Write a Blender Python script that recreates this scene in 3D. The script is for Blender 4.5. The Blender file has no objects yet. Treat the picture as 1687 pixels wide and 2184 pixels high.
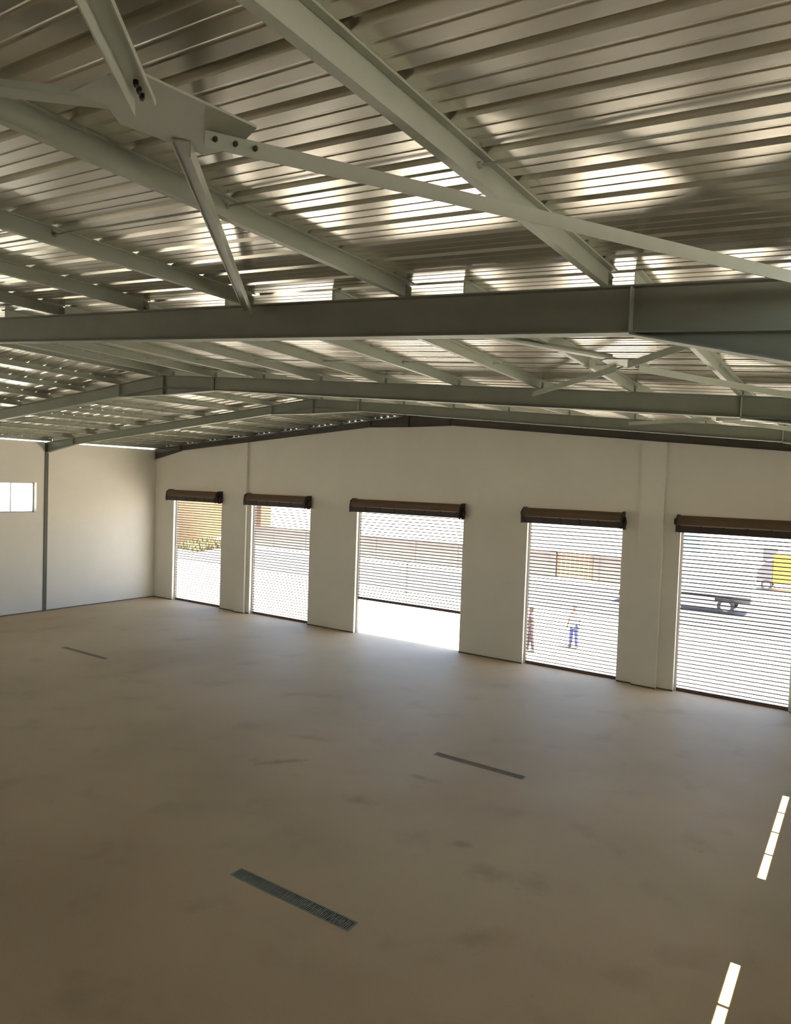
import bpy, bmesh, math, random
from mathutils import Vector, Matrix
random.seed(7)
S = bpy.context.scene
C = S.collection

# ------------------------------------------------------------------ camera
CAM = (31.5304, 0.0, 6.4)
YAW, PITCH, ROLL, FPX = 0.5925, -0.0388, 0.0349, 1515.49
cd = bpy.data.cameras.new('camera')
cd.sensor_fit = 'HORIZONTAL'
cd.sensor_width = 36.0
cd.lens = FPX / 1687 * 36.0
cd.clip_end = 600
cam = bpy.data.objects.new('camera', cd)
C.objects.link(cam)
fw = Vector((-math.sin(YAW) * math.cos(PITCH), math.cos(YAW) * math.cos(PITCH), math.sin(PITCH)))
r0 = Vector((math.cos(YAW), math.sin(YAW), 0))
u0 = r0.cross(fw)
rr = math.cos(ROLL) * r0 + math.sin(ROLL) * u0
uu = math.cos(ROLL) * u0 - math.sin(ROLL) * r0
m = Matrix((rr, uu, -fw)).transposed().to_4x4()
m.translation = Vector(CAM)
cam.matrix_world = m
S.camera = cam

# ------------------------------------------------------------------ sky, sun, exposure
SUN_EL = math.atan(3.027)
w = bpy.data.worlds.new('sky')
S.world = w
w.use_nodes = True
nt = w.node_tree
nt.nodes.clear()
wo = nt.nodes.new('ShaderNodeOutputWorld')
bg = nt.nodes.new('ShaderNodeBackground')
sky = nt.nodes.new('ShaderNodeTexSky')
sky.sky_type = 'NISHITA'
sky.sun_disc = False
sky.sun_elevation = SUN_EL
sky.sun_rotation = math.radians(90)
sky.air_density = 0.8
sky.dust_density = 1.6
sky.ozone_density = 0.6
bg.inputs['Strength'].default_value = 0.30
nt.links.new(sky.outputs[0], bg.inputs[0])
nt.links.new(bg.outputs[0], wo.inputs[0])

sl = bpy.data.lights.new('sun', 'SUN')
sl.energy = 14.0
sl.angle = math.radians(0.25)
sl.color = (1.0, 0.90, 0.76)
sun = bpy.data.objects.new('sun', sl)
C.objects.link(sun)
sun.location = (60, 10, 90)
sun.rotation_euler = (0, math.pi / 2 - SUN_EL, 0)      # shines down and towards -X

S.view_settings.view_transform = 'Standard'
S.view_settings.look = 'None'
S.view_settings.gamma = 1
S.view_settings.use_curve_mapping = False
S.view_settings.exposure = 2.0
S.cycles.use_denoising = True
S.cycles.max_bounces = 10
S.cycles.diffuse_bounces = 7
S.cycles.glossy_bounces = 5
S.cycles.transparent_max_bounces = 12
S.cycles.sample_clamp_indirect = 20

# ------------------------------------------------------------------ materials
MATS = {}


def mat(name, col, rough=0.6, metal=0.0, var=0.0, scale=3.0, bump=0.0, bscale=40.0, rvar=0.0, stretch=(1, 1, 1), spec=None):
    """Principled with noise-driven colour variation, roughness variation and fine bump."""
    if name in MATS:
        return MATS[name]
    mt = bpy.data.materials.new(name)
    mt.use_nodes = True
    t = mt.node_tree
    b = t.nodes['Principled BSDF']
    b.inputs['Base Color'].default_value = (*col, 1)
    b.inputs['Roughness'].default_value = rough
    b.inputs['Metallic'].default_value = metal
    if spec is not None:
        b.inputs['Specular IOR Level'].default_value = spec
    if var or bump or rvar:
        tc = t.nodes.new('ShaderNodeTexCoord')
        mp = t.nodes.new('ShaderNodeMapping')
        mp.inputs['Scale'].default_value = stretch
        t.links.new(tc.outputs['Object'], mp.inputs[0])
        if var or rvar:
            n = t.nodes.new('ShaderNodeTexNoise')
            n.inputs['Scale'].default_value = scale
            n.inputs['Detail'].default_value = 6
            n.inputs['Roughness'].default_value = 0.65
            t.links.new(mp.outputs[0], n.inputs['Vector'])
        if var:
            cr = t.nodes.new('ShaderNodeValToRGB')
            cr.color_ramp.elements[0].position = 0.3
            cr.color_ramp.elements[1].position = 0.7
            cr.color_ramp.elements[0].color = (*[c * (1 - var) for c in col], 1)
            cr.color_ramp.elements[1].color = (*[min(1, c * (1 + var)) for c in col], 1)
            t.links.new(n.outputs[0], cr.inputs[0])
            t.links.new(cr.outputs[0], b.inputs['Base Color'])
        if rvar:
            mr = t.nodes.new('ShaderNodeMapRange')
            mr.inputs[1].default_value = 0.3
            mr.inputs[2].default_value = 0.7
            mr.inputs[3].default_value = max(0.02, rough - rvar)
            mr.inputs[4].default_value = min(1, rough + rvar)
            t.links.new(n.outputs[0], mr.inputs[0])
            t.links.new(mr.outputs[0], b.inputs['Roughness'])
        if bump:
            n2 = t.nodes.new('ShaderNodeTexNoise')
            n2.inputs['Scale'].default_value = bscale
            n2.inputs['Detail'].default_value = 4
            t.links.new(mp.outputs[0], n2.inputs['Vector'])
            bp = t.nodes.new('ShaderNodeBump')
            bp.inputs['Strength'].default_value = bump
            bp.inputs['Distance'].default_value = 0.02
            t.links.new(n2.outputs[0], bp.inputs['Height'])
            t.links.new(bp.outputs[0], b.inputs['Normal'])
    MATS[name] = mt
    return mt


def glass_mat():
    mt = bpy.data.materials.new('window_glass')
    mt.use_nodes = True
    t = mt.node_tree
    t.nodes.clear()
    o = t.nodes.new('ShaderNodeOutputMaterial')
    mx = t.nodes.new('ShaderNodeMixShader')
    tr = t.nodes.new('ShaderNodeBsdfTransparent')
    tr.inputs[0].default_value = (0.9, 0.93, 0.92, 1)
    gl = t.nodes.new('ShaderNodeBsdfGlossy')
    gl.inputs['Roughness'].default_value = 0.02
    fr = t.nodes.new('ShaderNodeLayerWeight')
    fr.inputs[0].default_value = 0.12
    t.links.new(fr.outputs['Facing'], mx.inputs[0])
    t.links.new(tr.outputs[0], mx.inputs[1])
    t.links.new(gl.outputs[0], mx.inputs[2])
    t.links.new(mx.outputs[0], o.inputs[0])
    return mt


def floor_mat():
    """Dusty power-floated concrete: broad cloudy tone, sandy tint, dark scuffs and spots, fine grain."""
    mt = bpy.data.materials.new('dusty_concrete')
    mt.use_nodes = True
    t = mt.node_tree
    b = t.nodes['Principled BSDF']
    N = t.nodes.new
    L = t.links.new
    tc = N('ShaderNodeTexCoord')

    def noise(scale, detail=5, rough=0.6, dist=0.0):
        n = N('ShaderNodeTexNoise')
        n.inputs['Scale'].default_value = scale
        n.inputs['Detail'].default_value = detail
        n.inputs['Roughness'].default_value = rough
        n.inputs['Distortion'].default_value = dist
        L(tc.outputs['Object'], n.inputs['Vector'])
        return n.outputs[0]

    def ramp(src, stops):
        c = N('ShaderNodeValToRGB')
        e = c.color_ramp.elements
        e[0].position, e[0].color = stops[0][0], (*stops[0][1], 1)
        e[1].position, e[1].color = stops[-1][0], (*stops[-1][1], 1)
        for p, q in stops[1:-1]:
            x = e.new(p)
            x.color = (*q, 1)
        L(src, c.inputs[0])
        return c.outputs[0]

    def mul(a, c, f=1.0):
        x = N('ShaderNodeMix')
        x.data_type = 'RGBA'
        x.blend_type = 'MULTIPLY'
        x.inputs[0].default_value = f
        L(a, x.inputs[6])
        L(c, x.inputs[7])
        return x.outputs[2]
    base = ramp(noise(0.22, 5, 0.5, 0.0), [(0.3, (0.395, 0.308, 0.182)), (0.5, (0.445, 0.354, 0.216)), (0.72, (0.49, 0.395, 0.248))])
    blot = ramp(noise(0.9, 4, 0.5, 0.0), [(0.26, (0.88, 0.87, 0.85)), (0.42, (1, 1, 1)), (1.0, (1.03, 1.03, 1.02))])
    spots = ramp(noise(3.2, 3, 0.5, 0.0), [(0.20, (0.75, 0.72, 0.68)), (0.29, (1, 1, 1)), (1, (1, 1, 1))])
    grain = ramp(noise(60, 4, 0.7), [(0.25, (0.88, 0.88, 0.87)), (0.75, (1.08, 1.08, 1.08))])
    col = mul(mul(mul(base, blot), spots, 0.7), grain)
    # worn stains and scuffs with a place of their own: x, y, half length, half width, angle, tint
    for sx, sy, ra, rb_, an, tint in STAINS:
        mp = N('ShaderNodeMapping')
        mp.vector_type = 'TEXTURE'
        mp.inputs['Location'].default_value = (sx, sy, 0)
        mp.inputs['Rotation'].default_value = (0, 0, an)
        mp.inputs['Scale'].default_value = (ra, rb_, 1)
        L(tc.outputs['Object'], mp.inputs[0])
        ln = N('ShaderNodeVectorMath')
        ln.operation = 'LENGTH'
        L(mp.outputs[0], ln.inputs[0])
        ad = N('ShaderNodeMath')
        ad.operation = 'ADD'
        L(ln.outputs['Value'], ad.inputs[0])
        L(noise(2.6, 5, 0.65), ad.inputs[1])
        col = mul(col, ramp(ad.outputs[0], [(0.55, tint), (1.0, (1, 1, 1)), (1.0, (1, 1, 1))]))
    L(col, b.inputs['Base Color'])
    b.inputs['Roughness'].default_value = 0.62
    b.inputs['Specular IOR Level'].default_value = 0.35
    bp = N('ShaderNodeBump')
    bp.inputs['Strength'].default_value = 0.12
    bp.inputs['Distance'].default_value = 0.01
    L(noise(90, 3), bp.inputs['Height'])
    L(bp.outputs[0], b.inputs['Normal'])
    return mt


STAINS = [(20.6, 11.85, 1.5, 0.28, 0.9, (0.80, 0.66, 0.60)), (23.6, 13.15, 0.9, 0.3, 0.1, (0.72, 0.66, 0.60)), (23.2, 11.4, 0.8, 0.5, 0.3, (0.82, 0.78, 0.74)),
          (25.7, 11.1, 0.55, 0.35, 0.5, (0.76, 0.72, 0.68)), (26.5, 10.6, 1.0, 0.6, 0.2, (0.84, 0.80, 0.76)), (20.2, 13.5, 1.6, 0.5, 0.4, (0.86, 0.82, 0.78)), (27.2, 9.0, 1.1, 0.6, 0.6, (0.86, 0.83, 0.8))]
M_FLOOR = floor_mat()
M_GLASS = glass_mat()
M_WALL = mat('white_painted_plaster', (0.71, 0.68, 0.60), 0.75, var=0.03, scale=0.8, bump=0.05, bscale=25)
M_STEEL = mat('pale_green_grey_paint', (0.38, 0.40, 0.325), 0.45, var=0.06, scale=2.5, bump=0.03, bscale=60)
M_FRAME = mat('grey_green_paint', (0.205, 0.215, 0.165), 0.5, var=0.08, scale=1.6, bump=0.03, bscale=50)
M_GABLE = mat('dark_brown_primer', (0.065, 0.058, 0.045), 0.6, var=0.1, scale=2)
M_COL = mat('shade_darkened_frame_paint', (0.10, 0.10, 0.075), 0.6, var=0.1, scale=2)  # frame paint darkened to carry the shade of the recessed columns
M_ROOF = mat('galvanised_roof_sheet', (0.60, 0.57, 0.485), 0.22, 0.85, var=0.05, scale=1.3, rvar=0.04, stretch=(0.15, 1, 1))
M_BOLT = mat('dark_bolt_steel', (0.06, 0.06, 0.05), 0.5, 0.6)
M_BARREL = mat('brown_rolled_steel', (0.115, 0.075, 0.042), 0.75, 0.0, var=0.15, scale=4, stretch=(1, 1, 6))
M_DARK = mat('dark_oiled_steel', (0.035, 0.026, 0.022), 0.5, 0.3, var=0.2, scale=8)
M_SLAT = mat('grey_slat_metal', (0.10, 0.09, 0.085), 0.4, 0.5)
M_BAR = mat('purple_brown_bottom_rail', (0.12, 0.075, 0.075), 0.5, 0.2, var=0.15, scale=3)
M_GUIDE = mat('white_guide_rail', (0.62, 0.60, 0.56), 0.45)
M_ALU = mat('grey_window_aluminium', (0.36, 0.36, 0.35), 0.4, 0.7)
M_GRATE = mat('galvanised_grating', (0.20, 0.215, 0.17), 0.6, 0.1, var=0.15, scale=6)
M_GRATE2 = mat('dusty_grating', (0.25, 0.205, 0.135), 0.75, 0.0, var=0.15, scale=6)
M_PIT = mat('dark_drain_channel', (0.02, 0.02, 0.02), 0.9)
M_JOINT = mat('dark_skirting', (0.11, 0.085, 0.06), 0.8, var=0.2, scale=5)
M_YARD = mat('pale_yard_concrete', (0.61, 0.58, 0.51), 0.85, var=0.05, scale=0.4, bump=0.05)
M_ROAD = mat('grey_asphalt', (0.115, 0.115, 0.115), 0.9, var=0.12, scale=0.6, bump=0.1)


# ------------------------------------------------------------------ mesh helpers
class MB:
    def __init__(s):
        s.v, s.f = [], []

    def hexa(s, p):          # 8 points: bottom ring 0-3, top ring 4-7
        n = len(s.v)
        s.v += [tuple(q) for q in p]
        s.f += [tuple(n + i for i in q) for q in ((3, 2, 1, 0), (4, 5, 6, 7), (0, 1, 5, 4), (1, 2, 6, 5), (2, 3, 7, 6), (3, 0, 4, 7))]
        return s

    def box(s, x0, x1, y0, y1, z0, z1):
        return s.hexa([(x0, y0, z0), (x1, y0, z0), (x1, y1, z0), (x0, y1, z0), (x0, y0, z1), (x1, y0, z1), (x1, y1, z1), (x0, y1, z1)])

    def prism(s, poly, axis, a, b):
        """closed polygon (2-D points) swept along an axis from a to b."""
        n = len(s.v)
        k = len(poly)
        def P(q, t):
            return {'x': (t, q[0], q[1]), 'y': (q[0], t, q[1]), 'z': (q[0], q[1], t)}[axis]
        s.v += [P(q, a) for q in poly] + [P(q, b) for q in poly]
        s.f += [tuple(n + i for i in range(k)), tuple(n + k + i for i in reversed(range(k)))]
        for i in range(k):
            j = (i + 1) % k
            s.f.append((n + j, n + i, n + k + i, n + k + j))
        return s

    def sweep(s, prof, a, b, side, up):
        """profile (u along side, v along up) swept straight from point a to b."""
        n = len(s.v)
        k = len(prof)
        a, b, side, up = Vector(a), Vector(b), Vector(side), Vector(up)
        for o in (a, b):
            s.v += [tuple(o + side * q[0] + up * q[1]) for q in prof]
        s.f += [tuple(n + i for i in range(k)), tuple(n + k + i for i in reversed(range(k)))]
        for i in range(k):
            j = (i + 1) % k
            s.f.append((n + j, n + i, n + k + i, n + k + j))
        return s

    def cyl(s, a, b, r, n=12, r2=None):
        a, b = Vector(a), Vector(b)
        d = (b - a).normalized()
        x = d.orthogonal().normalized()
        y = d.cross(x)
        k = len(s.v)
        for o, q in ((a, r), (b, r if r2 is None else r2)):
            s.v += [tuple(o + (x * math.cos(2 * math.pi * i / n) + y * math.sin(2 * math.pi * i / n)) * q) for i in range(n)]
        s.f += [tuple(k + i for i in reversed(range(n))), tuple(k + n + i for i in range(n))]
        for i in range(n):
            j = (i + 1) % n
            s.f.append((k + i, k + j, k + n + j, k + n + i))
        return s

    def mesh(s, name, m):
        me = bpy.data.meshes.new(name)
        me.from_pydata(s.v, [], s.f)
        bm = bmesh.new()
        bm.from_mesh(me)
        bmesh.ops.recalc_face_normals(bm, faces=bm.faces)
        bm.to_mesh(me)
        bm.free()
        if m:
            me.materials.append(m)
        return me

    def build(s, name, m, parent=None, loc=(0, 0, 0), bevel=0.0, smooth=False):
        me = s.mesh(name, m)
        o = link(name, me, parent, loc)
        if smooth:
            for p in me.polygons:
                p.use_smooth = True
        if bevel:
            b = o.modifiers.new('bevel', 'BEVEL')
            b.width = bevel
            b.segments = 2
            b.limit_method = 'ANGLE'
        return o


def link(name, data, parent=None, loc=(0, 0, 0)):
    o = bpy.data.objects.new(name, data)
    C.objects.link(o)
    o.location = loc
    if parent:
        o.parent = parent
    return o


def tag(o, label=None, cat=None, group=None, kind=None):
    if label:
        o['label'] = label
    if cat:
        o['category'] = cat
    if group:
        o['group'] = group
    if kind:
        o['kind'] = kind
    return o


def thing(name, label, cat, loc=(0, 0, 0), group=None, kind=None, rz=0.0):
    o = link(name, None, None, loc)
    o.rotation_euler = (0, 0, rz)
    o.empty_display_size = 0.3
    return tag(o, label, cat, group, kind)


# ------------------------------------------------------------------ hall geometry
W = 31.83                      # clear width (X 0..W)
D = 24.08                      # inner face of the shutter wall
YB = -8.0                      # inner face of the wall behind the viewer
XR = W / 2                     # ridge
WT = 0.30                      # wall thickness
FRAMES = [(6.14, 8.14, 0.0745, 0.40), (12.14, 7.95, 0.0795, 0.335), (18.12, 7.95, 0.0862, 0.30), (23.98, 7.99, 0.0838, 0.24)]
EAVE_X = 29.75                 # where the eave haunch starts (mirrored on the other side)
YS = [YB - 0.5, 6.14, 12.14, 18.12, 24.9]
BS = [8.14, 8.14, 7.95, 7.95, 7.99]
SS = [0.0745, 0.0745, 0.0795, 0.0862, 0.0838]


def T(x, y):
    """height of the rafters' top flange (underside of the purlins)."""
    xm = max(x, W - x)
    for i in range(len(YS) - 1):
        if y <= YS[i + 1] or i == len(YS) - 2:
            k = (y - YS[i]) / (YS[i + 1] - YS[i])
            b = BS[i] + (BS[i + 1] - BS[i]) * k
            s = SS[i] + (SS[i + 1] - SS[i]) * k
            return b + s * (EAVE_X - xm)


PH = 0.14                      # purlin depth

# --- floor with drain slots
GRATES = [(24.40, 8.08, 2.42, 0.26), (24.26, 14.57, 2.30, 0.22), (8.40, 14.76, 2.62, 0.20)]
fl = MB()
xs = sorted({-WT, W + WT} | {g[0] + k * g[2] / 2 for g in GRATES for k in (-1, 1)})
ys = sorted({YB - WT, D + WT} | {g[1] + k * g[3] / 2 for g in GRATES for k in (-1, 1)})
for i in range(len(xs) - 1):
    for j in range(len(ys) - 1):
        cx, cy = (xs[i] + xs[i + 1]) / 2, (ys[j] + ys[j + 1]) / 2
        if any(abs(cx - g[0]) < g[2] / 2 and abs(cy - g[1]) < g[3] / 2 for g in GRATES):
            continue
        fl.box(xs[i], xs[i + 1], ys[j], ys[j + 1], -0.2, 0)
tag(fl.build('floor', M_FLOOR), 'wide dusty brown-grey concrete floor of the empty hall', kind='structure')

# --- shutter (gable) wall with five openings and two pilasters
DOORS = [(1.476, 5.068), (7.098, 10.760), (13.359, 18.485), (21.118, 24.572), (26.398, 29.75)]
HEAD = 5.70


def gtop(x):
    return T(x, 24.0) + PH - 0.05


gw = MB()
br = sorted({-WT, 0, 14.0, XR, 17.8, W, W + WT} | {d for q in DOORS for d in q})
for a, b in zip(br, br[1:]):
    c = (a + b) / 2
    z0 = HEAD if any(p < c < q for p, q in DOORS) else 0.0
    gw.hexa([(a, D, z0), (b, D, z0), (b, D + WT, z0), (a, D + WT, z0), (a, D, gtop(a)), (b, D, gtop(b)), (b, D + WT, gtop(b)), (a, D + WT, gtop(a))])
gwall = tag(gw.build('wall_far', M_WALL), 'cream-white gable wall pierced by five roller shutter openings', kind='structure')
for a, b in ((6.18, 6.86), (25.10, 25.88)):
    MB().hexa([(a, D - 0.13, 0), (b, D - 0.13, 0), (b, D, 0), (a, D, 0), (a, D - 0.13, T(a, 24) - 0.25), (b, D - 0.13, T(b, 24) - 0.25), (b, D, T(b, 24) - 0.25), (a, D, T(a, 24) - 0.25)]).build('pilaster', M_WALL, gwall)
# comb of small openings between gable wall and roof sheets
cm = MB()
x = 0.15
while x < W - 0.2:
    if int(x / 0.42) % 4 != 0:
        z = gtop(x)
        cm.hexa([(x, D + 0.02, z - .01), (x + 0.21, D + 0.02, z - .01), (x + 0.21, D + 0.28, z - .01), (x, D + 0.28, z - .01), (x, D + 0.02, z + 0.048), (x + 0.21, D + 0.02, z + 0.048), (x + 0.21, D + 0.28, z + 0.048), (x, D + 0.28, z + 0.048)])
    else:
        z = gtop(x)
        cm.hexa([(x, D + 0.02, z - .01), (x + 0.33, D + 0.02, z - .01), (x + 0.33, D + 0.28, z - .01), (x, D + 0.28, z - .01), (x, D + 0.02, z + 0.048), (x + 0.33, D + 0.02, z + 0.048), (x + 0.33, D + 0.28, z + 0.048), (x, D + 0.28, z + 0.048)])
    x += 0.33 if int(x / 0.42) % 4 != 0 else 0.34
cm.build('closure_strip', M_DARK, gwall)

# --- side walls between the columns, wall tops stop below the roof sheets
WIN_L = [(13.43, 17.63, 4.56, 5.92), (7.0, 11.2, 4.56, 5.92), (0.9, 5.1, 4.56, 5.92), (-6.5, -2.3, 4.56, 5.92)]  # first one is in view; the others are added unseen to balance the light
WIN_R = [(13.20, 17.32, 4.54, 5.80), (6.52, 10.65, 4.54, 5.80)]
COLY = [6.14, 12.14, 18.08]
WTOP = 7.77


def side_wall(name, x0, x1, wins, label):
    b = MB()
    cuts = [YB - WT] + [c for y in COLY for c in (y - 0.085, y + 0.085)] + [D]
    for a, e in zip(cuts[::2], cuts[1::2]):
        yy = sorted({a, e} | {q for wn in wins for q in wn[:2] if a < q < e})
        for p, q in zip(yy, yy[1:]):
            wn = [n for n in wins if n[0] <= (p + q) / 2 <= n[1]]
            if wn:
                b.box(x0, x1, p, q, 0, wn[0][2])
                b.box(x0, x1, p, q, wn[0][3], WTOP)
            else:
                b.box(x0, x1, p, q, 0, WTOP)
    for y in COLY:
        o_ = (x1 - .035, x1) if x0 >= W else (x0, x0 + .035)
        b.box(o_[0], o_[1], y - .085, y + .085, 0, WTOP)
    return tag(b.build(name, M_WALL), label, kind='structure')


side_wall('wall_left', -WT, 0, WIN_L, 'cream-white side wall with a high strip window')
side_wall('wall_right', W, W + WT, WIN_R, 'cream-white side wall beside the viewer, sun slots fall from its windows')
BACK = [(5.0, 10.0)]      # unseen opening added behind the viewer to balance the light
bk = MB()
br = sorted({0, XR, W} | {d for q in BACK for d in q})
for a, b in zip(br, br[1:]):
    z0 = 4.4 if any(p < (a + b) / 2 < q for p, q in BACK) else 0.0
    bk.hexa([(a, YB - WT, z0), (b, YB - WT, z0), (b, YB, z0), (a, YB, z0), (a, YB - WT, T(a, YB) + PH - .01), (b, YB - WT, T(b, YB) + PH - .01), (b, YB, T(b, YB) + PH - .01), (a, YB, T(a, YB) + PH - .01)])
tag(bk.build('wall_back', M_WALL), 'cream-white end wall behind the viewer, with an added opening to balance the light', kind='structure')

# skirting joints
bb = MB()
for a, b in zip([0] + [d[1] for d in DOORS], [d[0] for d in DOORS] + [W]):
    pil = [p for p in ((6.18, 6.86), (25.10, 25.88)) if a < p[0] < b]
    if pil:
        p = pil[0]
        bb.box(a, p[0], D - 0.012, D, 0, 0.045)
        bb.box(p[1], b, D - 0.012, D, 0, 0.045)
        bb.box(p[0], p[1], D - 0.142, D - 0.13, 0, 0.045)
    else:
        bb.box(a, b, D - 0.012, D, 0, 0.045)
tag(bb.build('baseboard_far', M_JOINT), 'thin dark skirting joint along the foot of the shutter wall', kind='structure')
bb = MB()
cuts = [YB] + [c for y in COLY for c in (y - 0.085, y + 0.085)] + [D - 0.012]
for a, e in zip(cuts[::2], cuts[1::2]):
    bb.box(0, 0.012, a, e, 0, 0.04)
tag(bb.build('baseboard_left', M_JOINT), 'thin dark skirting joint along the foot of the side wall', kind='structure')


# --- strip windows
def window(n, xin, sgn, y0, y1, z0, z1, label, np_=4):
    xo = xin + sgn * (WT - 0.05)
    a, b = sorted((xo - sgn * 0.03, xo + sgn * 0.03))
    root = tag(link('window_%d' % n, None, None, (xin, (y0 + y1) / 2, z0)), label, kind='structure')
    def w(o):
        o.matrix_parent_inverse = Matrix.Translation((-xin, -(y0 + y1) / 2, -z0))
        return o
    f = 0.055
    w(MB().box(a, b, y0, y1, z0, z0 + f).box(a, b, y0, y1, z1 - f, z1).box(a, b, y0, y0 + f, z0 + f, z1 - f).box(a, b, y1 - f, y1, z0 + f, z1 - f).build('window_frame', M_ALU, root))
    pw = (y1 - y0) / np_
    for i in range(np_):
        if i:
            w(MB().box(a, b, y0 + pw * i - f / 2, y0 + pw * i + f / 2, z0 + f, z1 - f).build('mullion', M_ALU, root))
        w(MB().box(xo - 0.003, xo + 0.003, y0 + pw * i + f / 2 + (f / 2 if i == 0 else 0), y0 + pw * (i + 1) - f / 2 - (f / 2 if i == np_ - 1 else 0), z0 + f, z1 - f).build('pane', M_GLASS, root))
    return root


window(1, 0, -1, *WIN_L[0], 'high four-pane strip window in the side wall, blown-out daylight')
for i_, wl in enumerate(WIN_L[1:]):
    window(4 + i_, 0, -1, *wl, 'unseen strip window added further along the same side wall to balance the light')
window(2, W, 1, *WIN_R[0], 'strip window that throws the farther sun slots on the floor')
window(3, W, 1, *WIN_R[1], 'strip window that throws the nearer sun slots on the floor')

# ------------------------------------------------------------------ roof: sheets as parts of the ceiling
RIB = [(-.006, 0), (.010, .040), (.064, .040), (.080, 0), (.165, 0), (.178, .004), (.187, .004), (.200, 0), (.285, 0), (.298, .004), (.307, .004), (.320, 0)]
PITCH_Y = 0.4225
ceil = MB().hexa([(XR - .3, YB - .4, T(XR, YB) + PH + .05), (XR + .3, YB - .4, T(XR, YB) + PH + .05), (XR + .3, 6.14, T(XR, 6.14) + PH + .05), (XR - .3, 6.14, T(XR, 6.14) + PH + .05),
                  (XR - .05, YB - .4, T(XR, YB) + PH + .09), (XR + .05, YB - .4, T(XR, YB) + PH + .09), (XR + .05, 6.14, T(XR, 6.14) + PH + .09), (XR - .05, 6.14, T(XR, 6.14) + PH + .09)])
for ya, yb in zip(YS[1:-1], YS[2:]):
    ceil.hexa([(XR - .3, ya, T(XR, ya) + PH + .05), (XR + .3, ya, T(XR, ya) + PH + .05), (XR + .3, yb, T(XR, yb) + PH + .05), (XR - .3, yb, T(XR, yb) + PH + .05),
               (XR - .05, ya, T(XR, ya) + PH + .09), (XR + .05, ya, T(XR, ya) + PH + .09), (XR + .05, yb, T(XR, yb) + PH + .09), (XR - .05, yb, T(XR, yb) + PH + .09)])
ceiling = tag(ceil.build('ceiling', M_ROOF), 'pitched roof of ribbed bare metal sheets seen from below', kind='structure')
Y0R = 3.157 - 28 * PITCH_Y
nsh = int((24.85 - Y0R) / (2 * PITCH_Y))
for side in (1, -1):
    xe, xr = (W + 0.45, XR + 0.01) if side > 0 else (-0.45, XR - 0.01)
    for i in range(nsh):
        y = Y0R + i * 2 * PITCH_Y
        v, f = [], []
        pr = [(y + k * PITCH_Y + a, z) for k in (0, 1) for a, z in RIB] + [(y + 2 * PITCH_Y - .006, 0)]
        for yy, z in pr:
            for xx in (xe, xr):
                v.append((xx, yy, T(xx, yy) + PH + z))
        for k in range(len(pr) - 1):
            f.append((2 * k, 2 * k + 1, 2 * k + 3, 2 * k + 2) if side < 0 else (2 * k, 2 * k + 2, 2 * k + 3, 2 * k + 1))
        me = bpy.data.meshes.new('roof_sheet')
        me.from_pydata(v, [], f)
        me.materials.append(M_ROOF)
        link('roof_sheet', me, ceiling)

# ------------------------------------------------------------------ portal frames
BW, FT, WTH = 0.17, 0.014, 0.010     # flange width, flange and web thickness
PURL1 = [31.55, 29.55, 27.48, 25.22, 23.24, 21.22, 19.2, 17.6, 16.25]
PURL2 = [31.45, 29.75, 28.1, 26.45, 24.74, 23.0, 21.25, 19.5, 17.85, 16.25]


def ibeam(mb, a, b, za, zb, depth, y, hz=None):
    """I-section along X from (a, top za) to (b, top zb)."""
    def strip(z_off0, z_off1, hw):
        mb.hexa([(a, y - hw, za + z_off0), (b, y - hw, zb + z_off0), (b, y + hw, zb + z_off0), (a, y + hw, za + z_off0),
                 (a, y - hw, za + z_off1), (b, y - hw, zb + z_off1), (b, y + hw, zb + z_off1), (a, y + hw, za + z_off1)])
    strip(-FT, 0, BW / 2)
    strip(-depth + FT, -FT, WTH / 2)
    strip(-depth, -depth + FT, BW / 2)


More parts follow.
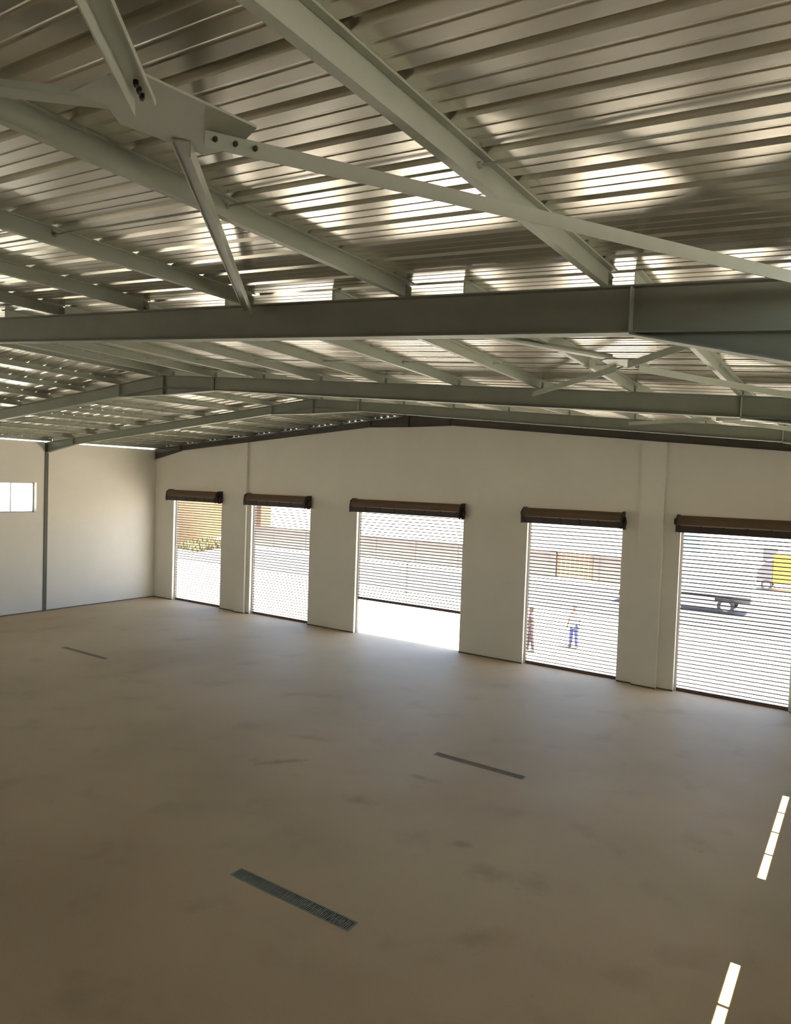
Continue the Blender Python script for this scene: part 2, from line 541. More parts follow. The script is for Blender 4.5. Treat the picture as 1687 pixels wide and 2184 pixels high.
cleat_me = MB().box(-0.003, 0.003, -0.045, 0.045, 0, 0.115).box(0.003, 0.045, -0.045, 0.045, 0, 0.006).cyl((.003, -.02, .045), (.016, -.02, .045), .011, 6).cyl((.003, .02, .085), (.016, .02, .085), .011, 6).mesh('cleat', M_FRAME)
FL = ['grey-green steel portal frame nearest the viewer, its rafter crossing the whole hall',
      'grey-green steel portal frame second from the viewer, under the mid roof',
      'grey-green steel portal frame third from the viewer, one bay before the shutter wall',
      'dark steel gable frame lying against the top of the shutter wall']
for k, (y, b0, s, dp) in enumerate(FRAMES):
    root = thing('portal_frame', FL[k], 'steel frame', (XR, y, 0))
    inv = Matrix.Translation((-XR, -y, 0))
    gable = k == 3
    parts = []
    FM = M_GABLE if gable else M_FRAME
    for sd in (1, -1):
        X = lambda x: x if sd > 0 else W - x
        z = lambda x: b0 + s * (EAVE_X - x)
        xw = W - 0.03 if not gable else W - 0.01
        mb = MB()
        ibeam(mb, X(XR + 0.0), X(xw), z(XR), z(xw), dp, y)
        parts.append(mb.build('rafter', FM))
        # eave haunch: tapering web and flange below the rafter
        hz0, hz1 = z(EAVE_X) - dp, 7.20 if k == 0 else 7.30
        mb = MB()
        mb.prism([(X(EAVE_X), hz0), (X(xw), z(xw) - dp), (X(xw), hz1 + 0.014)], 'y', y - WTH / 2, y + WTH / 2)
        mb.hexa([(X(EAVE_X), y - BW / 2, hz0 - .014), (X(xw), y - BW / 2, hz1), (X(xw), y + BW / 2, hz1), (X(EAVE_X), y + BW / 2, hz0 - .014),
                 (X(EAVE_X), y - BW / 2, hz0 + .002), (X(xw), y - BW / 2, hz1 + .016), (X(xw), y + BW / 2, hz1 + .016), (X(EAVE_X), y + BW / 2, hz0 + .002)])
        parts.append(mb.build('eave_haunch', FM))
        # stiffeners: at the haunch start and at the apex haunch end
        for xs_ in (EAVE_X, 17.8):
            a, c = sorted((X(xs_ - .007), X(xs_ + .007)))
            zz = z(xs_)
            parts.append(MB().box(a, c, y - BW / 2 + .004, y + BW / 2 - .004, zz - dp + FT, zz - FT).build('stiffener', FM if gable else M_STEEL))
        # apex haunch half
        zb = z(17.8) - dp
        za = zb - 0.035
        mb = MB()
        mb.prism([(X(17.8), zb), (X(XR), z(XR) - dp), (X(XR), za + .014)], 'y', y - WTH / 2, y + WTH / 2)
        mb.hexa([(X(17.8), y - BW / 2, zb - .014), (X(XR), y - BW / 2, za), (X(XR), y + BW / 2, za), (X(17.8), y + BW / 2, zb - .014),
                 (X(17.8), y - BW / 2, zb), (X(XR), y - BW / 2, za + .014), (X(XR), y + BW / 2, za + .014), (X(17.8), y + BW / 2, zb)])
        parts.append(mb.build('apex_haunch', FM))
        if not gable:
            yc = y if k < 2 else 18.08
            f0, f1 = (W - 0.03, W + 0.26)
            mb = MB()
            zt = z(W) - 0.02
            for p, q, hw in ((f0, f0 + FT, .08), (f0 + FT, f1 - FT, WTH / 2), (f1 - FT, f1, .08)):
                a, c = sorted((X(p), X(q)))
                mb.box(a, c, yc - hw, yc + hw, 0, zt)
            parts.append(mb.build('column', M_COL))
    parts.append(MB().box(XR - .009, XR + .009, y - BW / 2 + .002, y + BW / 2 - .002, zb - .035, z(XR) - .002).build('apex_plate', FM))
    for lst in ([PURL1] if k == 0 else [PURL2]):
        for x in lst[1:]:
            for xx in (x, W - x):
                dy = -0.03 if k == 0 else 0
                o = link('cleat', cleat_me, None, (xx + 0.0065 * (1 if xx > XR else -1), y + dy, T(xx, y) + 0.0))
                parts.append(o)
    for o in parts:
        o.parent = root
        o.matrix_parent_inverse = inv

# ------------------------------------------------------------------ purlins with sag rods
ORD = ['eave', 'second', 'third', 'fourth', 'fifth', 'sixth', 'seventh', 'eighth', 'ninth', 'tenth']
BAYS = [(YB - 0.2, 6.14, 'nearest bay'), (6.14, 12.14, 'bay behind first rafter'),
        (12.14, 18.12, 'bay behind second rafter'), (18.12, 24.35, 'last bay')]
zp = [(-0.004, 0), (-0.058, 0), (-0.058, 0.016), (-0.055, 0.016), (-0.055, 0.004), (0, 0.004), (0, PH), (0.058, PH), (0.058, PH - 0.016), (0.055, PH - 0.016), (0.055, PH - 0.004), (0.004, PH - 0.004), (0.004, 0)]
zp = [(-0.002, 0.004), (-0.002, PH), (0.058, PH), (0.058, PH - 0.016), (0.055, PH - 0.016), (0.055, PH - 0.004), (0.002, PH - 0.004), (0.002, 0), (-0.058, 0), (-0.058, 0.016), (-0.055, 0.016), (-0.055, 0.004)]
for bi, (ya, yb, bn) in enumerate(BAYS):
    lst = PURL1 if bi == 0 else PURL2
    for side in (1, -1):
        if side < 0 and bi == 0:
            use = lst[4:]          # the rest of the far slope is out of sight in this bay
        else:
            use = lst
        for x in use:
            i = lst.index(x)
            xx = x if side > 0 else W - x
            nm = ('eave' if i == 0 else 'ridge' if i == len(lst) - 1 else ORD[i])
            slope = 'near roof slope' if side > 0 else 'far roof slope'
            lab = 'steel purlin, %s %s roof slope, %s' % ('eave line of' if i == 0 else 'ridge line of' if i == len(lst) - 1 else nm + ' from the eave on', 'near' if side > 0 else 'far', bn)
            mid = (ya + yb) / 2
            ym = [ya + .006, yb - .006]
            root_z = T(xx, mid)
            mb = MB()
            mb.sweep(zp, (xx, ym[0], T(xx, ym[0]) + .0005), (xx, ym[1], T(xx, ym[1]) + .0005), (side, 0, 0), (0, 0, 0.995))
            o = mb.build('purlin', M_STEEL)
            tag(o, lab, 'purlin', 'roof purlins')
            if i + 1 < len(lst):
                x2 = lst[i + 1] if side > 0 else W - lst[i + 1]
                for yr in ([3.66] if bi == 0 else [ya + 2.0, ya + 4.0]):
                    d = side * 0.004
                    MB().cyl((xx - d, yr, T(xx, yr) + .085), (x2 + d, yr, T(x2, yr) + .085), 0.009, 6).cyl((xx + side * .004, yr, T(xx, yr) + .085), (xx + side * .03, yr, T(xx, yr) + .085), .02, 6).build('sag_rod', M_STEEL, o)

# ------------------------------------------------------------------ cross bracing under the purlins
arm_prof = [(-0.05, 0.0), (0.05, 0.0), (0.05, 0.085), (0.042, 0.085), (0.042, 0.007), (-0.042, 0.007), (-0.042, 0.028), (-0.05, 0.028)]
arm_flip = [(-a, -b) for a, b in arm_prof]


def bolt_mesh():
    return MB().cyl((0, 0, -0.01), (0, 0, 0.010), .013, 6).cyl((0, 0, .010), (0, 0, .020), .008, 6).mesh('bolt', M_BOLT)


BOLT = bolt_mesh()


def brace(name, label, cx, cy, ends, plate, flips, drop=0.075):
    zc = T(cx, cy) - drop
    root = thing('roof_brace', label, 'brace', (cx, cy, zc), 'roof cross bracing')
    inv = Matrix.Translation((-cx, -cy, -zc))

    def own(o, p=None):
        if p is None:
            o.parent = root
            o.matrix_parent_inverse = inv
        return o
    sl_ = SS[1]
    zz = lambda x, y: T(x, y) - drop
    n = len(plate)
    b = MB()
    b.v = [(x, y, zz(x, y) - 0.006) for x, y in plate] + [(x, y, zz(x, y) + 0.006) for x, y in plate]
    b.f = [tuple(range(n)), tuple(range(2 * n - 1, n - 1, -1))] + [((i + 1) % n, i, n + i, n + (i + 1) % n) for i in range(n)]
    own(b.build('gusset_plate', M_STEEL))
    for (sx, sy, ex, ey), fl_ in zip(ends, flips):
        a = Vector((sx, sy, zz(sx, sy) - 0.006))
        e = Vector((ex, ey, zz(ex, ey) - 0.006))
        d = (e - a).normalized()
        side = Vector((d.y, -d.x, 0)).normalized()
        up = side.cross(d)
        if up.z < 0:
            up = -up
        # the section hangs under the plate (mode u/f/n), its upright leg on one side or (m) mirrored; t = laid on top
        mb = MB()
        if fl_ == 't':
            mb.sweep([(p, q + .014) for p, q in arm_prof], a, e, side, up)
        else:
            sg = -1 if 'm' in fl_ else 1
            mb.sweep([(p * sg, -q) for p, q in arm_prof], a, e, side, up)
        arm = own(mb.build('brace_arm', M_STEEL))
        if fl_[0] == 'u':
            for t_ in (0.06, 0.12, 0.18):
                bo = link('bolt', BOLT, arm, a + d * t_ - up * 0.017)
                bo.rotation_euler = (math.pi, 0, 0)
        elif fl_[0] == 'f':
            for t_ in (0.05, 0.15, 0.25):
                bo = link('bolt', BOLT, arm, a + d * t_ + side * 0.06 - up * .042)
                bo.rotation_euler = side.to_track_quat('Z', 'Y').to_euler()
    return root


def plate_pts(cx, cy, hx, hy, c):
    return [(cx - hx, cy - hy + c), (cx - hx + c, cy - hy), (cx + hx - c, cy - hy), (cx + hx, cy - hy + c), (cx + hx, cy + hy - c), (cx + hx - c, cy + hy), (cx - hx + c, cy + hy), (cx - hx, cy + hy - c)]


brace('b1', 'pale green cross brace with a broad gusset plate in the nearest bay overhead', 28.56, 2.26,
      [(28.62, 2.47, 31.18, 5.98), (28.44, 2.47, 25.30, 6.0), (28.64, 2.10, 31.0, -0.55), (28.44, 2.12, 25.2, -0.2)],
      [(28.349, 1.914), (28.654, 1.894), (28.815, 1.94), (28.93, 2.53), (28.66, 2.66), (28.40, 2.66), (28.275, 2.222), (28.40, 2.061)], ['f', 'n', 'u', 't'])
brace('b2', 'thin cross brace with pale gusset plate behind the nearest rafter', 28.82, 9.14,
      [(28.93, 9.27, 31.2, 11.98), (28.71, 9.27, 26.38, 11.98), (28.93, 9.01, 31.2, 6.28), (28.71, 9.01, 26.4, 6.28)], plate_pts(28.82, 9.14, .26, .26, .1), ['n', 'nm', 'n', 't'])
brace('b3', 'small far cross brace glimpsed behind the second rafter', 28.82, 15.12,
      [(28.93, 15.25, 31.2, 17.96), (28.71, 15.25, 26.4, 17.96), (28.93, 15.0, 31.2, 12.3), (28.71, 15.0, 26.4, 12.3)], plate_pts(28.82, 15.12, .26, .26, .1), ['n', 'nm', 'n', 't'])

# ------------------------------------------------------------------ roller grille shutters
YC = D + 0.20        # curtain plane
DL = ['fully lowered see-through roller shutter nearest the window wall, tan building behind it',
      'fully lowered see-through roller shutter second from the window wall',
      'half-raised wide roller shutter in the middle, daylight pouring under it',
      'fully lowered see-through roller shutter with two people standing outside',
      'fully lowered see-through roller shutter at the far end from the window, white truck outside']
for n, (a, b) in enumerate(DOORS):
    root = tag(link('door_%d' % (n + 1), None, None, ((a + b) / 2, D, 0)), DL[n], kind='structure')
    cx = (a + b) / 2
    def L_(mb, name, m, bevel=0, smooth=False):
        o = mb.build(name, m, root, bevel=bevel, smooth=smooth)
        o.matrix_parent_inverse = Matrix.Translation((-cx, -D, 0))
        return o
    low = 1.45 if n == 2 else 0.0
    # barrel with the rolled curtain: slightly spiralled, faceted cross-section
    prof = []
    for i in range(28):
        t_ = 2 * math.pi * i / 28
        r_ = 0.200 - 0.006 * (i % 2)
        prof.append((D - 0.23 + math.cos(t_) * r_, 5.535 + math.sin(t_) * r_))
    L_(MB().prism(prof, 'x', a - .03, b + .03), 'shutter_barrel', M_BARREL)
    hr = MB().box(a - .03, b + .03, D - 0.465, D - 0.435, 5.20, 5.41)
    k = max(5, int((b - a) / 0.65))
    for i in range(k + 1):
        x = a + 0.05 + (b - a - 0.1) * i / k
        hr.box(x - .035, x + .035, D - 0.485, D - 0.465, 5.21, 5.43)
    L_(hr, 'head_rail', M_DARK)
    for sgn, x in ((-1, a - .03), (1, b + .03)):
        p, q = sorted((x, x + sgn * 0.025))
        L_(MB().prism([(D, 5.22), (D, 5.76), (D - .28, 5.76), (D - .44, 5.66), (D - .49, 5.40), (D - .48, 5.18)], 'x', p, q), 'end_bracket', M_DARK)
        L_(MB().cyl((x + sgn * .025, D - .23, 5.535), (x + sgn * .11, D - .23, 5.535), .045, 12), 'shaft_end', M_DARK)
    L_(MB().cyl((b + .06, D - .23, 5.40), (b + .15, D - .23, 5.40), .10, 16).box(b + .055, b + .13, D - .30, D - .16, 5.16, 5.36), 'chain_hoist', M_DARK)
    L_(MB().cyl((a - .06, D - .23, 5.53), (a - .14, D - .23, 5.53), .11, 16), 'spring_cap', M_DARK)
    for x0, x1 in ((a, a + .07), (b - .07, b)):
        L_(MB().box(x0, x1, YC - .05, YC - .04, 0, 5.68).box(x0, x1, YC + .04, YC + .05, 0, 5.68).box(*((x0, x0 + .01) if x0 == a else (x1 - .01, x1)), YC - .04, YC + .04, 0, 5.68), 'guide_rail', M_GUIDE)
    x0, x1 = a + .03, b - .03
    L_(MB().prism([(YC - .03, low), (YC + .03, low), (YC + .03, low + .04), (YC + .012, low + .05), (YC + .012, low + .115), (YC - .012, low + .115), (YC - .012, low + .05), (YC - .03, low + .04)], 'x', x0, x1), 'bottom_rail', M_BAR)
    hx = [(-.006, -.015), (0, -.020), (.006, -.015), (.006, .015), (0, .020), (-.006, .015)]
    sm = MB().prism(hx, 'x', x0 - cx, x1 - cx).mesh('slat', M_SLAT)
    z = low + 0.19
    while z < 5.36:
        o = link('slat', sm, root, (0, YC - D, z))
        z += 0.125

# ------------------------------------------------------------------ floor gratings
GL = ['galvanised drain grating let into the floor nearest the viewer',
      'dull drain grating in the middle of the floor, facing the half-raised shutter',
      'far drain grating in the floor near the window wall']
for (gx, gy, gw_, gd), lab in zip(GRATES, GL):
    MG = M_GRATE if gy < 10 else M_GRATE2
    root = thing('floor_grating', lab, 'grating', (gx, gy, 0), 'floor drain gratings')
    MB().box(-gw_ / 2, gw_ / 2, -gd / 2, gd / 2, -0.19, -0.17).build('drain_channel', M_PIT, root)
    f = 0.022
    MB().box(-gw_ / 2, gw_ / 2, -gd / 2, -gd / 2 + f, -.04, .003).box(-gw_ / 2, gw_ / 2, gd / 2 - f, gd / 2, -.04, .003).box(-gw_ / 2, -gw_ / 2 + f, -gd / 2 + f, gd / 2 - f, -.04, .003).box(gw_ / 2 - f, gw_ / 2, -gd / 2 + f, gd / 2 - f, -.04, .003).build('grating_frame', MG, root)
    bm_ = MB().box(-.0075, .0075, -gd / 2 + f, gd / 2 - f, -.03, 0.001).mesh('bar', MG)
    nb = int((gw_ - 2 * f) / 0.036)
    for i in range(nb):
        link('bar', bm_, root, (-gw_ / 2 + f + (i + 0.5) * (gw_ - 2 * f) / nb, 0, 0))
    MB().box(-gw_ / 2 + f, gw_ / 2 - f, -.006, .006, -.032, -.002).build('cross_bar', MG, root)

# ------------------------------------------------------------------ outside
tag(MB().box(-420, 420, D + WT, 36.2, -0.25, -0.01).box(-420, 420, 47.2, 420, -0.25, 0.0).build('yard_ground', M_YARD), 'sun-bleached pale concrete yard outside the shutters', kind='structure')
tag(MB().box(W + WT, 420, -200, D + WT, -0.25, -0.02).box(-420, -WT, -200, D + WT, -0.25, -0.02).box(-WT, W + WT, -200, YB - WT, -.25, -.02).build('side_ground', M_YARD), 'pale ground along the sides of the hall', kind='structure')
tag(MB().box(-420, 420, 36.2, 47.2, -0.25, -0.02).build('road', M_ROAD), 'grey asphalt lane crossing the yard outside', kind='structure')

M_BWALL = mat('grey_render', (0.17, 0.155, 0.14), 0.9, var=0.1, scale=1)
M_TAN = mat('tan_render', (0.085, 0.054, 0.020), 0.9, var=0.18, scale=0.7)
M_BRICK = mat('brown_render', (0.10, 0.06, 0.04), 0.9, var=0.15, scale=1)
M_WHITE = mat('white_render', (0.72, 0.73, 0.74), 0.8, var=0.03, scale=1)
M_TEAL = mat('pale_teal_panel', (0.16, 0.30, 0.30), 0.5, var=0.05)
M_GREY = mat('dark_grey_metal', (0.10, 0.10, 0.11), 0.5, 0.3)
M_TRUCK = mat('white_truck_paint', (0.75, 0.77, 0.78), 0.35)
M_TYRE = mat('black_tyre', (0.03, 0.03, 0.03), 0.85)
M_HUB = mat('wheel_hub_grey', (0.4, 0.4, 0.42), 0.4, 0.6)
M_YEL = mat('yellow_paint', (0.55, 0.30, 0.02), 0.4, var=0.05)
M_ORG = mat('rusty_orange_sheet', (0.22, 0.145, 0.10), 0.7, var=0.2)
M_VERGE = mat('dry_grass', (0.15, 0.13, 0.055), 0.95, var=0.3, scale=3, bump=0.5)
M_CARGL = mat('dark_window_glass', (0.03, 0.035, 0.04), 0.08)

# boundary wall with pillars and coping
bw = thing('boundary_wall', 'low grey boundary wall across the lane outside the shutters', 'wall', (0, 49.8, 0))
for a, b in ((-20, 12.4), (15.2, 21.4)):
    MB().box(a, b, -0.1, 0.1, 0, 1.75).build('wall_panel', M_BWALL, bw)
    MB().box(a, b, -0.16, 0.16, 1.75, 1.85).build('coping', M_BWALL, bw)
for x in list(range(-20, 12, 4)) + [12.2, 15.4, 18.4, 21.4]:
    MB().box(x - .2, x + .2, -.17, .17, 0, 1.95).build('pillar', M_BWALL, bw)
gt = thing('yard_gate', 'rust-orange sheet metal gate in the low grey boundary wall', 'gate', (13.8, 49.8, 0))
for i in range(8):
    MB().box(-1.36 + i * .34, -1.05 + i * .34, -.02, .02, .1, 1.9).build('panel', M_ORG, gt)
MB().box(-1.38, 1.38, .02, .06, .3, .36).box(-1.38, 1.38, .02, .06, 1.6, 1.66).box(-1.38, -1.32, .02, .06, .0, 1.9).box(1.32, 1.38, .02, .06, .0, 1.9).build('gate_frame', M_GREY, gt)


def building(name, label, x, y, w_, d_, h, mat_, wins, wmat, rz=0, roof='flat'):
    """wins: (x0, x1, z0, z1) openings on the facade (local -Y face), cut by piers and lintels."""
    r = thing(name, label, 'building', (x, y, 0), rz=rz)
    b = MB()
    xs_ = sorted({0, w_} | {q for wn in wins for q in wn[:2]})
    for p, q in zip(xs_, xs_[1:]):
        c = (p + q) / 2
        z_ = 0
        for wn in sorted([n_ for n_ in wins if n_[0] <= c <= n_[1]], key=lambda n_: n_[2]):
            b.box(p, q, 0, .3, z_, wn[2])
            z_ = wn[3]
        b.box(p, q, 0, .3, z_, h)
    b.box(0, .3, .3, d_, 0, h).box(w_ - .3, w_, .3, d_, 0, h).box(.3, w_ - .3, d_ - .3, d_, 0, h)
    b.build('walls', mat_, r)
    for wn in wins:
        f_ = MB().box(wn[0], wn[1], .10, .16, wn[2], wn[2] + .07).box(wn[0], wn[1], .10, .16, wn[3] - .07, wn[3]).box(wn[0], wn[0] + .07, .10, .16, wn[2], wn[3]).box(wn[1] - .07, wn[1], .10, .16, wn[2], wn[3]).build('window', M_WHITE, r)
        MB().box(wn[0] + .07, wn[1] - .07, .12, .14, wn[2] + .07, wn[3] - .07).build('pane', wmat, f_)
    if roof == 'flat':
        MB().box(-.25, w_ + .25, -.25, d_ + .25, h, h + .22).build('roof', mat_, r)
    else:
        MB().prism([(-.4, h - .05), (w_ + .4, h - .05), (w_ / 2, h + roof)], 'y', -.3, d_ + .3).build('roof', M_WHITE, r)
    return r


building('tan_building', 'tan rendered building filling the view through the shutter nearest the window wall', -21.2, 42.2, 15, 6, 7.5, M_TAN, [(12.6, 14.0, 4.6, 6.0)], M_CARGL, rz=math.radians(119))
building('brown_building', 'dark brown building block beyond the boundary wall', -36.0, 58, 10.2, 1.6, 5.5, M_BRICK, [(3.4, 5.0, 1.4, 2.9), (6.4, 8.0, 1.4, 2.9)], M_CARGL)
building('white_hall', 'long white low building beyond the boundary wall with a pale teal window', 1.0, 62, 20.5, 14, 4.6, M_WHITE, [(17.2, 18.9, 1.6, 4.0)], M_TEAL)
building('gabled_shed', 'white shed with a sloping gable roof beyond the white truck', 23.2, 64, 7.5, 10, 3.4, M_WHITE, [(1.0, 2.2, 1.2, 2.4)], M_GREY, roof=1.6)
vg = MB()
random.seed(3)
vp = [(-20.4, 42.0), (-16.5, 41.0), (-19.5, 49.3), (-24.4, 49.6)]
for i in range(900):
    s_, t_ = random.random(), random.random()
    a = [vp[0][j] * (1 - s_) + vp[1][j] * s_ for j in (0, 1)]
    b = [vp[3][j] * (1 - s_) + vp[2][j] * s_ for j in (0, 1)]
    px, py = a[0] * (1 - t_) + b[0] * t_, a[1] * (1 - t_) + b[1] * t_
    h_, an = random.uniform(.25, .7), random.random() * 6.28
    dx, dy = math.cos(an) * .09, math.sin(an) * .09
    n_ = len(vg.v)
    vg.v += [(px - dx, py - dy, -.02), (px + dx, py + dy, -.02), (px + dy * 2 + dx * .2, py - dx * 2, h_), (px - dy * .5, py + dx * .5, h_ * .6)]
    vg.f += [(n_, n_ + 1, n_ + 2), (n_, n_ + 3, n_ + 1)]
tag(vg.build('dry_grass_verge', M_VERGE), 'yellow-green dry grass at the foot of the tan building', 'grass', kind='stuff')

# thin post in the yard
ps = thing('yard_post', 'dark slim post standing outside beyond the half-raised shutter', 'post', (8.95, 35.0, 0))
MB().cyl((0, 0, -.01), (0, 0, 1.9), .06, 12).build('shaft', M_GREY, ps)
MB().cyl((0, 0, 1.9), (0, 0, 1.98), .08, 12, .03).build('cap', M_GREY, ps)
MB().box(-.14, .14, -.14, .14, -.01, .03).build('base_plate', M_GREY, ps)


def wheel(root, x, y, r_, w_):
    t = MB()
    k = 24
    prof = [(-w_ / 2, r_ * .62), (-w_ / 2, r_ * .94), (-w_ / 2 + .03, r_), (w_ / 2 - .03, r_), (w_ / 2, r_ * .94), (w_ / 2, r_ * .62)]
    for i in range(k):
        an = 2 * math.pi * i / k
        t.v += [(x + math.cos(an) * q, y + p, r_ + math.sin(an) * q) for p, q in prof]
    for i in range(k):
        for j in range(6):
            t.f.append((i * 6 + j, i * 6 + (j + 1) % 6, ((i + 1) % k) * 6 + (j + 1) % 6, ((i + 1) % k) * 6 + j))
    o = t.build('wheel', M_TYRE, root)
    MB().cyl((x, y - w_ * .35, r_), (x, y + w_ * .35, r_), r_ * .62, 18).cyl((x, y - w_ * .46, r_), (x, y + w_ * .46, r_), r_ * .2, 10).build('hub', M_HUB, o)


# white box truck, side-on (nose towards +X)
tk = thing('box_truck', 'white box truck parked side-on outside the far end shutter', 'truck', (21.15, 42.6, 0), rz=math.radians(182))
MB().box(-5.2, -0.75, -1.1, 1.1, 1.0, 3.05).build('cargo_box', M_TRUCK, tk, bevel=.04)
for z_ in (1.0, 2.95):
    MB().box(-5.22, -0.73, -1.13, -1.1, z_, z_ + .09).build('edge_rail', M_GREY, tk)
MB().box(-5.1, 1.3, -.42, .42, .62, .95).build('chassis', M_GREY, tk)
MB().box(-3.4, -1.3, -1.05, -.95, .45, .9).box(-3.4, -1.3, .95, 1.05, .45, .9).build('side_guard', M_HUB, tk)
cab = MB().prism([(-.62, .75), (1.62, .75), (1.66, 1.35), (1.35, 2.45), (1.1, 2.62), (-.62, 2.62)], 'y', -1.02, 1.02).build('cab', M_TRUCK, tk, bevel=.05)
for y_ in (-1.035, 1.02):
    MB().prism([(.1, 1.5), (1.42, 1.5), (1.18, 2.35), (.1, 2.35)], 'y', y_, y_ + .015).build('side_window', M_CARGL, tk)
MB().hexa([(1.675, -.9, 1.42), (1.69, -.9, 1.42), (1.69, .9, 1.42), (1.675, .9, 1.42), (1.40, -.85, 2.38), (1.415, -.85, 2.38), (1.415, .85, 2.38), (1.40, .85, 2.38)]).build('windscreen', M_CARGL, tk)
MB().box(1.58, 1.76, -1.0, 1.0, .42, .74).build('bumper', M_GREY, tk)
MB().box(1.45, 1.5, -1.32, -1.12, 1.55, 1.95).box(1.45, 1.48, -1.15, -1.0, 1.9, 1.94).build('wing_mirror', M_GREY, tk)
for x in (-3.95, .75):
    for y in (-.95, .95):
        wheel(tk, x, y, .43, .26)

# yellow van partly cut by the frame
yv = thing('yellow_van', 'yellow van with a grey front standing beyond the white truck', 'van', (26.95, 55.8, 0), rz=math.radians(2))
MB().box(-1.0, 3.4, -.95, .95, .5, 2.5).build('body', M_YEL, yv, bevel=.06)
MB().prism([(-2.1, .5), (-1.0, .5), (-1.0, 2.1), (-1.45, 2.0), (-1.95, 1.3), (-2.15, 1.2)], 'y', -.9, .9).build('bonnet', M_GREY, yv, bevel=.05)
MB().box(.8, 2.9, -.965, -.95, 1.45, 2.15).build('side_window', M_CARGL, yv)
MB().box(-2.25, -2.1, -.85, .85, .42, .66).build('bumper', M_GREY, yv)
for x in (-1.35, 2.4):
    for y in (-.85, .85):
        wheel(yv, x, y, .36, .22)


# ------------------------------------------------------------------ people outside the fourth shutter
def skin(name, pts, edges, m, parent, root_i=0, lev=1):
    me = bpy.data.meshes.new(name)
    me.from_pydata([p[0] for p in pts], edges, [])
    me.materials.append(m)
    o = link(name, me, parent)
    bm = bmesh.new()
    bm.from_mesh(me)
    ly = bm.verts.layers.skin.verify()
    bm.verts.ensure_lookup_table()
    for i, v_ in enumerate(bm.verts):
        r_ = pts[i][1]
        v_[ly].radius = r_ if isinstance(r_, tuple) else (r_, r_)
        v_[ly].use_root = (i == root_i)
    bm.to_mesh(me)
    bm.free()
    s_ = o.modifiers.new('skin', 'SKIN')
    s_.use_smooth_shade = True
    d_ = o.modifiers.new('sub', 'SUBSURF')
    d_.levels = d_.render_levels = lev
    return o


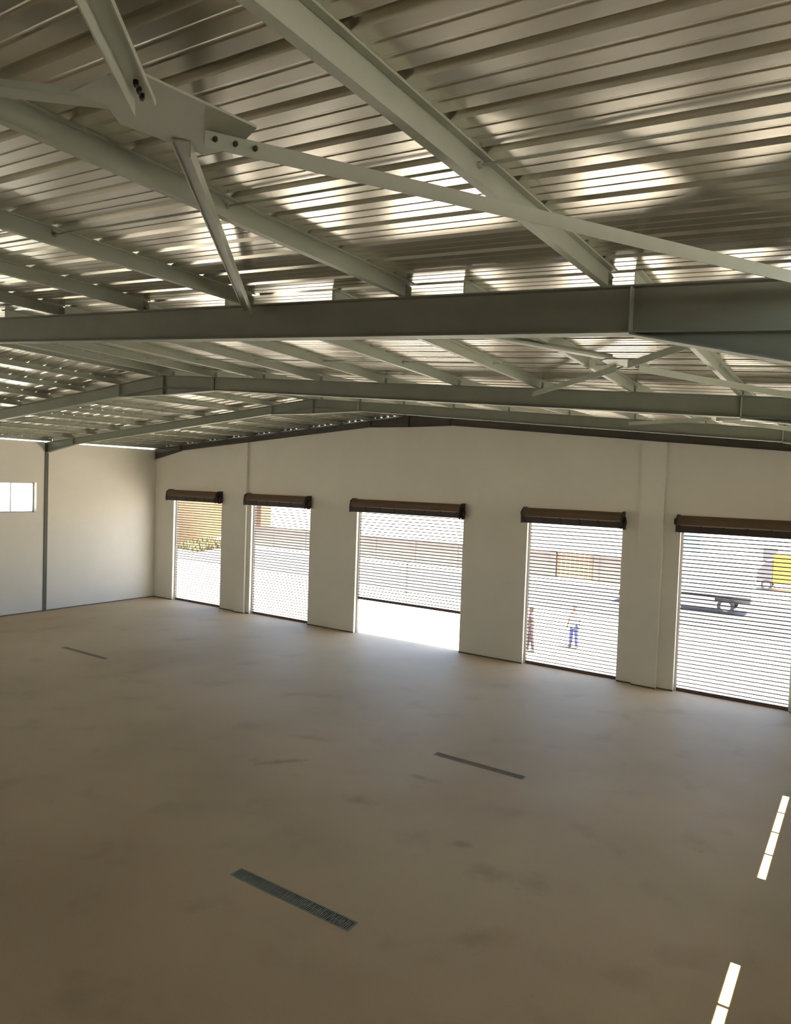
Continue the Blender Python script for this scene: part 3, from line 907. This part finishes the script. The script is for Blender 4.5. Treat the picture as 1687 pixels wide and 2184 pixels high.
def person(label, loc, rz, shirt, trousers, skin_c, elbowL, handL, elbowR, handR, stride, h=1.74):
    r = thing('person', label, 'person', loc, rz=rz)
    sk = mat('skin_%s' % loc[0], skin_c, 0.55)
    sh = mat('shirt_%s' % loc[0], shirt, 0.85)
    tr = mat('trousers_%s' % loc[0], trousers, 0.85)
    hair = mat('black_hair', (0.012, 0.010, 0.009), 0.6)
    k = h / 1.74
    sc = lambda p: Vector((p[0] * k, p[1] * k, p[2] * k))
    P, E = [], []

    def add(p, rad, to=None):
        P.append((sc(p), rad))
        if to is not None:
            E.append((to, len(P) - 1))
        return len(P) - 1
    pel = add((0, 0, .93), (.14, .10))
    bel = add((0, 0, 1.08), (.125, .095), pel)
    che = add((0, 0, 1.30), (.15, .11), bel)
    nb = add((0, .01, 1.44), .075, che)
    nk = add((0, 0, 1.51), .055, nb)
    hd = add((0, -.012, 1.60), (.088, .112), nk)
    add((0, -.002, 1.715), (.085, .105), hd)
    legs, arms = [], []
    for s_, st in ((-1, stride[0]), (1, stride[1])):
        hp = add((s_ * .095, 0, .88), .092, pel)
        kn = add((s_ * .12, st * .5, .48), .058, hp)
        ak = add((s_ * .135, st, .085), .040, kn)
        he = add((s_ * .14, st - .03, .045), .042, ak)
        add((s_ * .155, st - .16, .032), .034, he)
        legs.append((hp, kn, ak))
    for s_, el, ha in ((-1, elbowL, handL), (1, elbowR, handR)):
        so = add((s_ * .185, 0, 1.40), .055, che)
        e_ = add(el, .042, so)
        wr = add(ha, .028, e_)
        d_ = (Vector(ha) - Vector(el)).normalized()
        sd = d_.cross(Vector((0, 1, 0)))
        sd = sd.normalized() if sd.length > .1 else Vector((1, 0, 0))
        pm = add(tuple(Vector(ha) + d_ * .07), (.036, .02), wr)
        for q, ln in ((-.033, .055), (-.011, .07), (.011, .066), (.033, .05)):
            f1 = add(tuple(Vector(ha) + d_ * .105 + sd * q), .0095, pm)
            add(tuple(Vector(ha) + d_ * (.105 + ln) + sd * q + Vector((0, -.015, 0))), .0085, f1)
        th = add(tuple(Vector(ha) + d_ * .05 + sd * .05 + Vector((0, -.02, 0))), .011, pm)
        add(tuple(Vector(ha) + d_ * .085 + sd * .062 + Vector((0, -.035, 0))), .0095, th)
        arms.append((so, e_, wr))
    skin('body', P, E, sk, r)
    # shirt: torso and sleeves to above the elbow
    q, e = [], []

    def a2(p, rad, to=None):
        q.append((p, rad))
        if to is not None:
            e.append((to, len(q) - 1))
        return len(q) - 1
    t0 = a2(sc((0, 0, .79)), (.19, .15))
    t0 = a2(sc((0, 0, .90)), (.178, .138), t0)
    t1 = a2(sc((0, 0, 1.08)), (.160, .126), t0)
    t2 = a2(sc((0, 0, 1.31)), (.190, .148), t1)
    a2(sc((0, .005, 1.45)), .095, t2)
    for so, el, wr in arms:
        i0 = a2(P[so][0], .070, t2)
        i1 = a2(P[so][0].lerp(P[el][0], .8), .060, i0)
    skin('shirt', q, e, sh, r)
    q, e = [], []
    p0 = a2(sc((0, 0, 1.04)), (.142, .108))
    p0 = a2(sc((0, 0, .94)), (.152, .114), p0)
    for hp, kn, ak in legs:
        i0 = a2(P[hp][0], .102, p0)
        i1 = a2(P[kn][0], .078, i0)
        a2(P[ak][0].lerp(P[kn][0], .06), .066, i1)
    skin('trousers', q, e, tr, r)
    # hair cap, eyes, nose, shoes
    hm = bmesh.new()
    bmesh.ops.create_uvsphere(hm, u_segments=16, v_segments=10, radius=1)
    for v_ in hm.verts:
        v_.co = Vector((v_.co.x * .080, v_.co.y * .098 + .010, v_.co.z * .092)) + Vector((0, 0, 1.668))
        if v_.co.z < 1.66 and v_.co.y < .02:
            v_.co.z = 1.672 + (v_.co.z - 1.66) * .05
        v_.co *= k
    me = bpy.data.meshes.new('hair')
    for f_ in hm.faces:
        f_.smooth = True
    hm.to_mesh(me)
    hm.free()
    me.materials.append(hair)
    link('hair', me, r)
    for s_ in (-1, 1):
        bm2 = bmesh.new()
        bmesh.ops.create_uvsphere(bm2, u_segments=8, v_segments=6, radius=.011)
        me = bpy.data.meshes.new('eye')
        bm2.to_mesh(me)
        bm2.free()
        me.materials.append(hair)
        link('eye', me, r, sc((s_ * .028, -.078, 1.632)))
        st = stride[0] if s_ < 0 else stride[1]
        MB().prism([(st + .055, 0), (st - .22, 0), (st - .235, .03), (st - .12, .075), (st - .03, .10), (st + .055, .10)], 'x', s_ * .145 - .05, s_ * .145 + .05).build('shoe', M_TYRE, r, bevel=.02)
    MB().hexa([(-.014, -.112, 1.59), (.014, -.112, 1.59), (.014, -.07, 1.585), (-.014, -.07, 1.585), (-.007, -.094, 1.635), (.007, -.094, 1.635), (.007, -.07, 1.635), (-.007, -.07, 1.635)]).build('nose', sk, r, bevel=.004)
    return r


person('person in a white shirt and blue trousers standing outside behind the shutter, arms loose', (21.62, 28.05, -.01), math.radians(-18), (0.72, 0.72, 0.70), (0.030, 0.045, 0.16), (0.16, 0.09, 0.06),
       (-.26, .02, 1.14), (-.28, -.05, .90), (.27, .02, 1.14), (.29, -.06, .90), (-.02, .03))
person('person in dark clothes half hidden by the opening edge, elbow bent out', (20.52, 26.2, -.01), math.radians(-60), (0.05, 0.035, 0.05), (0.035, 0.025, 0.035), (0.12, 0.07, 0.05),
       (-.31, .06, 1.16), (-.16, -.16, 1.04), (.31, .04, 1.16), (.17, -.16, 1.06), (-.08, .10), h=1.76)
